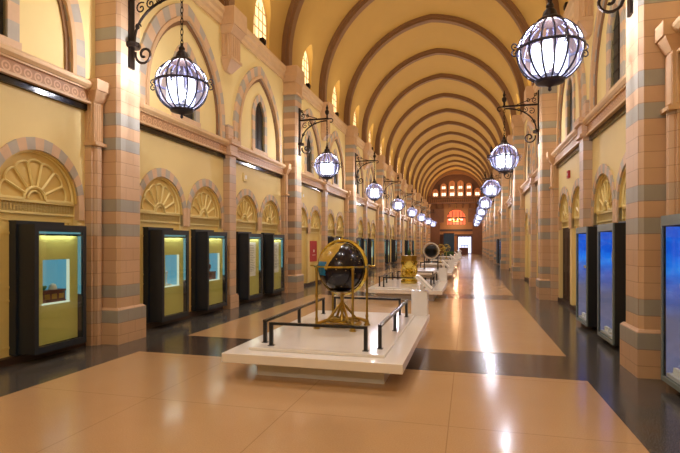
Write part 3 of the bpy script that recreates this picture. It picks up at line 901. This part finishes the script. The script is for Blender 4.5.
def make_stand():
    r = empty('label_stand')
    b = MB(); b.box(-.15, .13, -.13, .13, 0, .44); o = b.build('pedestal', M['white'], r)
    b = MB(); b.prism([(-.08, .69), (.2, .42), (.225, .45), (-.055, .725)], -.2, .2); b.build('reading_panel', M['white'], r)
    b = MB(); b.prism([(-.035, .71), (.2, .481), (.204, .485), (-.031, .714)], -.17, .17); b.build('text_face', M['paper'], r)
    b = MB(); b.box(0, .06, -.1, .1, .43, .575); b.build('neck', M['white'], r)
    return r
ST = make_stand()
for k in range(6):
    o = ST if k == 0 else copy_tree(ST)
    o.location = (.86, 5.15+3.6+8.2*k, .31)
    tag(o, 'white slanted label stand on the platform ' + what[k], 'label stand', 'slanted label stands')

def sphere_mb(R, z, n=32, m=16):
    b = MB(); b.lathe([(R*math.sin(PI*k/m), z-R*math.cos(PI*k/m)) for k in range(m+1)], n=n); return b
# big celestial globe
gx, gy = -.14, 7.03
r = empty('celestial_globe', (gx, gy, .345))
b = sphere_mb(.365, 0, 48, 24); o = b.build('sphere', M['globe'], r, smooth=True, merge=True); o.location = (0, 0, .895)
b = MB(); b.tube([(.40*math.cos(t)*.97, .40*math.cos(t)*-.24, .895+.40*math.sin(t)) for t in [2*PI*j/48 for j in range(48)]], .027, 6, closed=True)
b.build('meridian_ring', M['gold'], r, smooth=True)
b = MB(); inn = [(.385*math.cos(t), .385*math.sin(t)) for t in [2*PI*j/48 for j in range(49)]]; outr = [(.43*math.cos(t), .43*math.sin(t)) for t in [2*PI*j/48 for j in range(49)]]
b.T = lambda x, y, z: (y, z, x); b.ringband(inn, outr, .90, .925, lambda k: 0); b.build('horizon_ring', M['gold'], r)
for a in (PI*.2, PI*.7, PI*1.2, PI*1.7):
    b = MB(); x, y = .405*math.cos(a), .405*math.sin(a)
    b.lathe([(.032, 0), (.04, .03), (.022, .06), (.02, .12), (.026, .14), (.018, .17), (.018, .45), (.026, .48), (.018, .51), (.02, .84), (.03, .88), (.02, .90)], (x, y), 10)
    b.lathe([(.05, 0), (.05, .02)], (x, y), 10)
    b.build('leg', M['golddk'], r, smooth=True)
b = MB()
for a in (PI*.2, PI*.7, PI*1.2, PI*1.7):
    b.tube([(.42*math.cos(a)*(1-q), .42*math.sin(a)*(1-q), .05+.05*math.sin(q*PI)+q*.04) for q in [k/8 for k in range(9)]], [.03-.008*math.sin(k/8*PI) for k in range(9)], 8)
    b.tube([(.24*math.cos(a)*(1-q), .24*math.sin(a)*(1-q), .1+.28*q) for q in [k/6 for k in range(7)]], .02, 6)
b.tube([(.27*math.cos(t), .27*math.sin(t), .06) for t in [2*PI*j/32 for j in range(32)]], .028, 6, closed=True)
b.tube([(.19*math.cos(t), .19*math.sin(t), .1) for t in [2*PI*j/32 for j in range(32)]], .022, 6, closed=True)
b.build('base_frame', M['golddk'], r, smooth=True)
b = MB(); b.lathe([(.06, .08), (.05, .14), (.02, .2), (.035, .28), (.02, .34), (.028, .42), (.03, .47), (.08, .5), (.2, .54)], n=16); b.build('central_stem', M['golddk'], r, smooth=True)
b = MB(); b.lathe([(.015, 1.29), (.02, 1.31), (.012, 1.33), (0, 1.35)], n=10); b.build('top_pin', M['gold'], r)
for s in (-1, 1):
    b = MB(); b.tube([(s*.42, 0, .912), (s*.5, 0, .912)], .012, 6); b.build('pivot_pin', M['golddk'], r)
tag(r, 'large navy and gold celestial globe in a brass ring stand', 'globe')

# gold vessel
r = empty('gold_vessel', (-.1, 15.25, .345))
r.scale = (.93, .93, .93)
b = MB(); b.lathe([(.27, 0), (.29, .03), (.29, .09), (.25, .12), (.27, .15), (.31, .22), (.31, .28), (.24, .34), (.17, .38)], n=8, rot=PI/8); b.build('lower_bulb', M['gold'], r)
b = MB(); b.lathe([(.16, .37), (.19, .42), (.17, .46), (.22, .52), (.27, .62), (.29, .76)], n=24); b.build('bowl', M['gold'], r, smooth=True)
b = MB(); b.lathe([(.30, .9), (.30, .93)], n=8, rot=PI/8); b.build('lid_plate', M['golddk'], r)
b = MB(); b.lathe([(.27, .74), (.28, .9), (.26, .9)], n=8, rot=PI/8); b.build('collar', M['golddk'], r)
b = MB(); b.lathe([(.03, .93), (.07, 1.0), (.06, 1.08), (.02, 1.13), (0, 1.2)], n=12); b.build('knob', M['leaf'], r, smooth=True)
for k in range(4):
    a = PI/2*k+PI/4; b = MB(); b.tube([(.3*math.cos(a), .3*math.sin(a), .2), (.33*math.cos(a), .33*math.sin(a), .45), (.25*math.cos(a), .25*math.sin(a), .62)], .025, 6); b.build('handle', M['gold'], r, smooth=True)
tag(r, 'ornate gold vessel with flared bowl on the second platform', 'vessel')

# dark globe in pale ring
r = empty('disc_globe', (-.02, 23.45, .345))
b = sphere_mb(.30, .88, 32, 16); b.build('sphere', basic('black_globe_gloss', '#07080e', .35, spec=.25, var=.3, scale=8), r, smooth=True, merge=True)
b = MB(); b.tube([(.36*math.cos(t), 0, .88+.36*math.sin(t)) for t in [2*PI*j/40 for j in range(40)]], .035, 8, closed=True); b.build('outer_ring', M['silver'], r, smooth=True)
for s in (-1, 1):
    b = MB(); b.lathe([(.03, 0), (.025, .6)], (s*.32, 0), 8); b.lathe([(.06, 0), (.06, .03)], (s*.32, 0), 8); b.tube([(s*.32, 0, .6), (s*.36, 0, .8)], .025, 6); b.build('leg', M['rail'], r)
b = MB(); b.box(-.32, .32, -.02, .02, .35, .4); b.build('crossbar', M['rail'], r)
tag(r, 'black globe inside a pale upright ring on dark legs, third platform', 'globe')

# armillary rings
def armillary(y, label):
    r = empty('armillary_sphere', (0, y, .345))
    b = MB()
    for ax in range(4):
        R = .3-.02*ax; Mx = Matrix.Rotation(ax*.8, 3, 'Z') @ Matrix.Rotation(.4*ax, 3, 'X')
        b.tube([Mx @ Vector((R*math.cos(t), 0, R*math.sin(t))) + Vector((0, 0, .85)) for t in [2*PI*j/28 for j in range(28)]], .014, 5, closed=True)
    b.build('rings', M['gold'], r)
    b = MB(); b.lathe([(.16, 0), (.14, .04), (.04, .08), (.02, .2), (.035, .3), (.02, .4), (.02, .55)], n=14); b.build('stem', M['golddk'], r, smooth=True)
    tag(r, label, 'armillary sphere')
armillary(31.7, 'small brass ring sphere on a stem, fourth platform')
armillary(39.9, 'small brass ring sphere on a stem, fifth platform')
# teal panel far away
r = empty('information_kiosk', (-.1, 48.1, .345))
b = MB(); b.box(-.5, .5, -.12, .12, .45, 2.15); b.build('panel', M['bkblue'], r)
b = MB(); b.box(-.45, .45, -.14, .14, 0, .45); b.build('base', M['leaf'], r)
b = MB(); b.box(-.54, .54, -.15, .15, 2.15, 2.22); b.build('cap', M['dkbrown'], r)
tag(r, 'tall dark teal display panel with green base far down the hall', 'display panel')
r = empty('visitor_counter', (1.1, 68.5, 0))
b = MB(); b.box(-.6, .6, -.3, .3, 0, .95); b.build('counter_body', M['wood'], r); b = MB(); b.box(-.65, .65, -.35, .35, .95, 1.0); b.build('counter_top', M['paper'], r)
tag(r, 'small dark red-brown counter in front of the bright far doors', 'counter')

# ------------------------------------------------------------------ general light
for k in range(9):
    y = 2.7+8.2*k
    for side in (-1, 1):
        l = light('SPOT', 'added_fill_spot', (side*1.2, y, 11.0), 420, (1.0, .95, .88), spot_size=2.2, spot_blend=1.0, shadow_soft_size=.15)  # added fill lamps to brighten walls and floor, no fixtures belong to them
light('POINT', 'behind_light', (0, -5.3, 6), 500, (1.0, .93, .84), shadow_soft_size=.4)

w = bpy.data.worlds.new('world'); scn.world = w; w.use_nodes = True
w.node_tree.nodes['Background'].inputs[0].default_value = (.9, .8, .65, 1); w.node_tree.nodes['Background'].inputs[1].default_value = .3

# ------------------------------------------------------------------ camera
cam = bpy.data.cameras.new('camera'); co_ = bpy.data.objects.new('camera', cam); col.objects.link(co_)
co_.location = (1.68, 0, 1.6); co_.rotation_euler = (PI/2, 0, math.atan(128/485))
cam.sensor_width = 36; cam.lens = 36*485/680; cam.shift_y = 16.5/680; cam.clip_end = 200; cam.clip_start = .05
scn.camera = co_
scn.view_settings.view_transform = 'Standard'; scn.view_settings.look = 'None'; scn.view_settings.exposure = -0.06
try:
    scn.cycles.use_denoising = True; scn.cycles.sample_clamp_indirect = 6.0
except Exception: pass
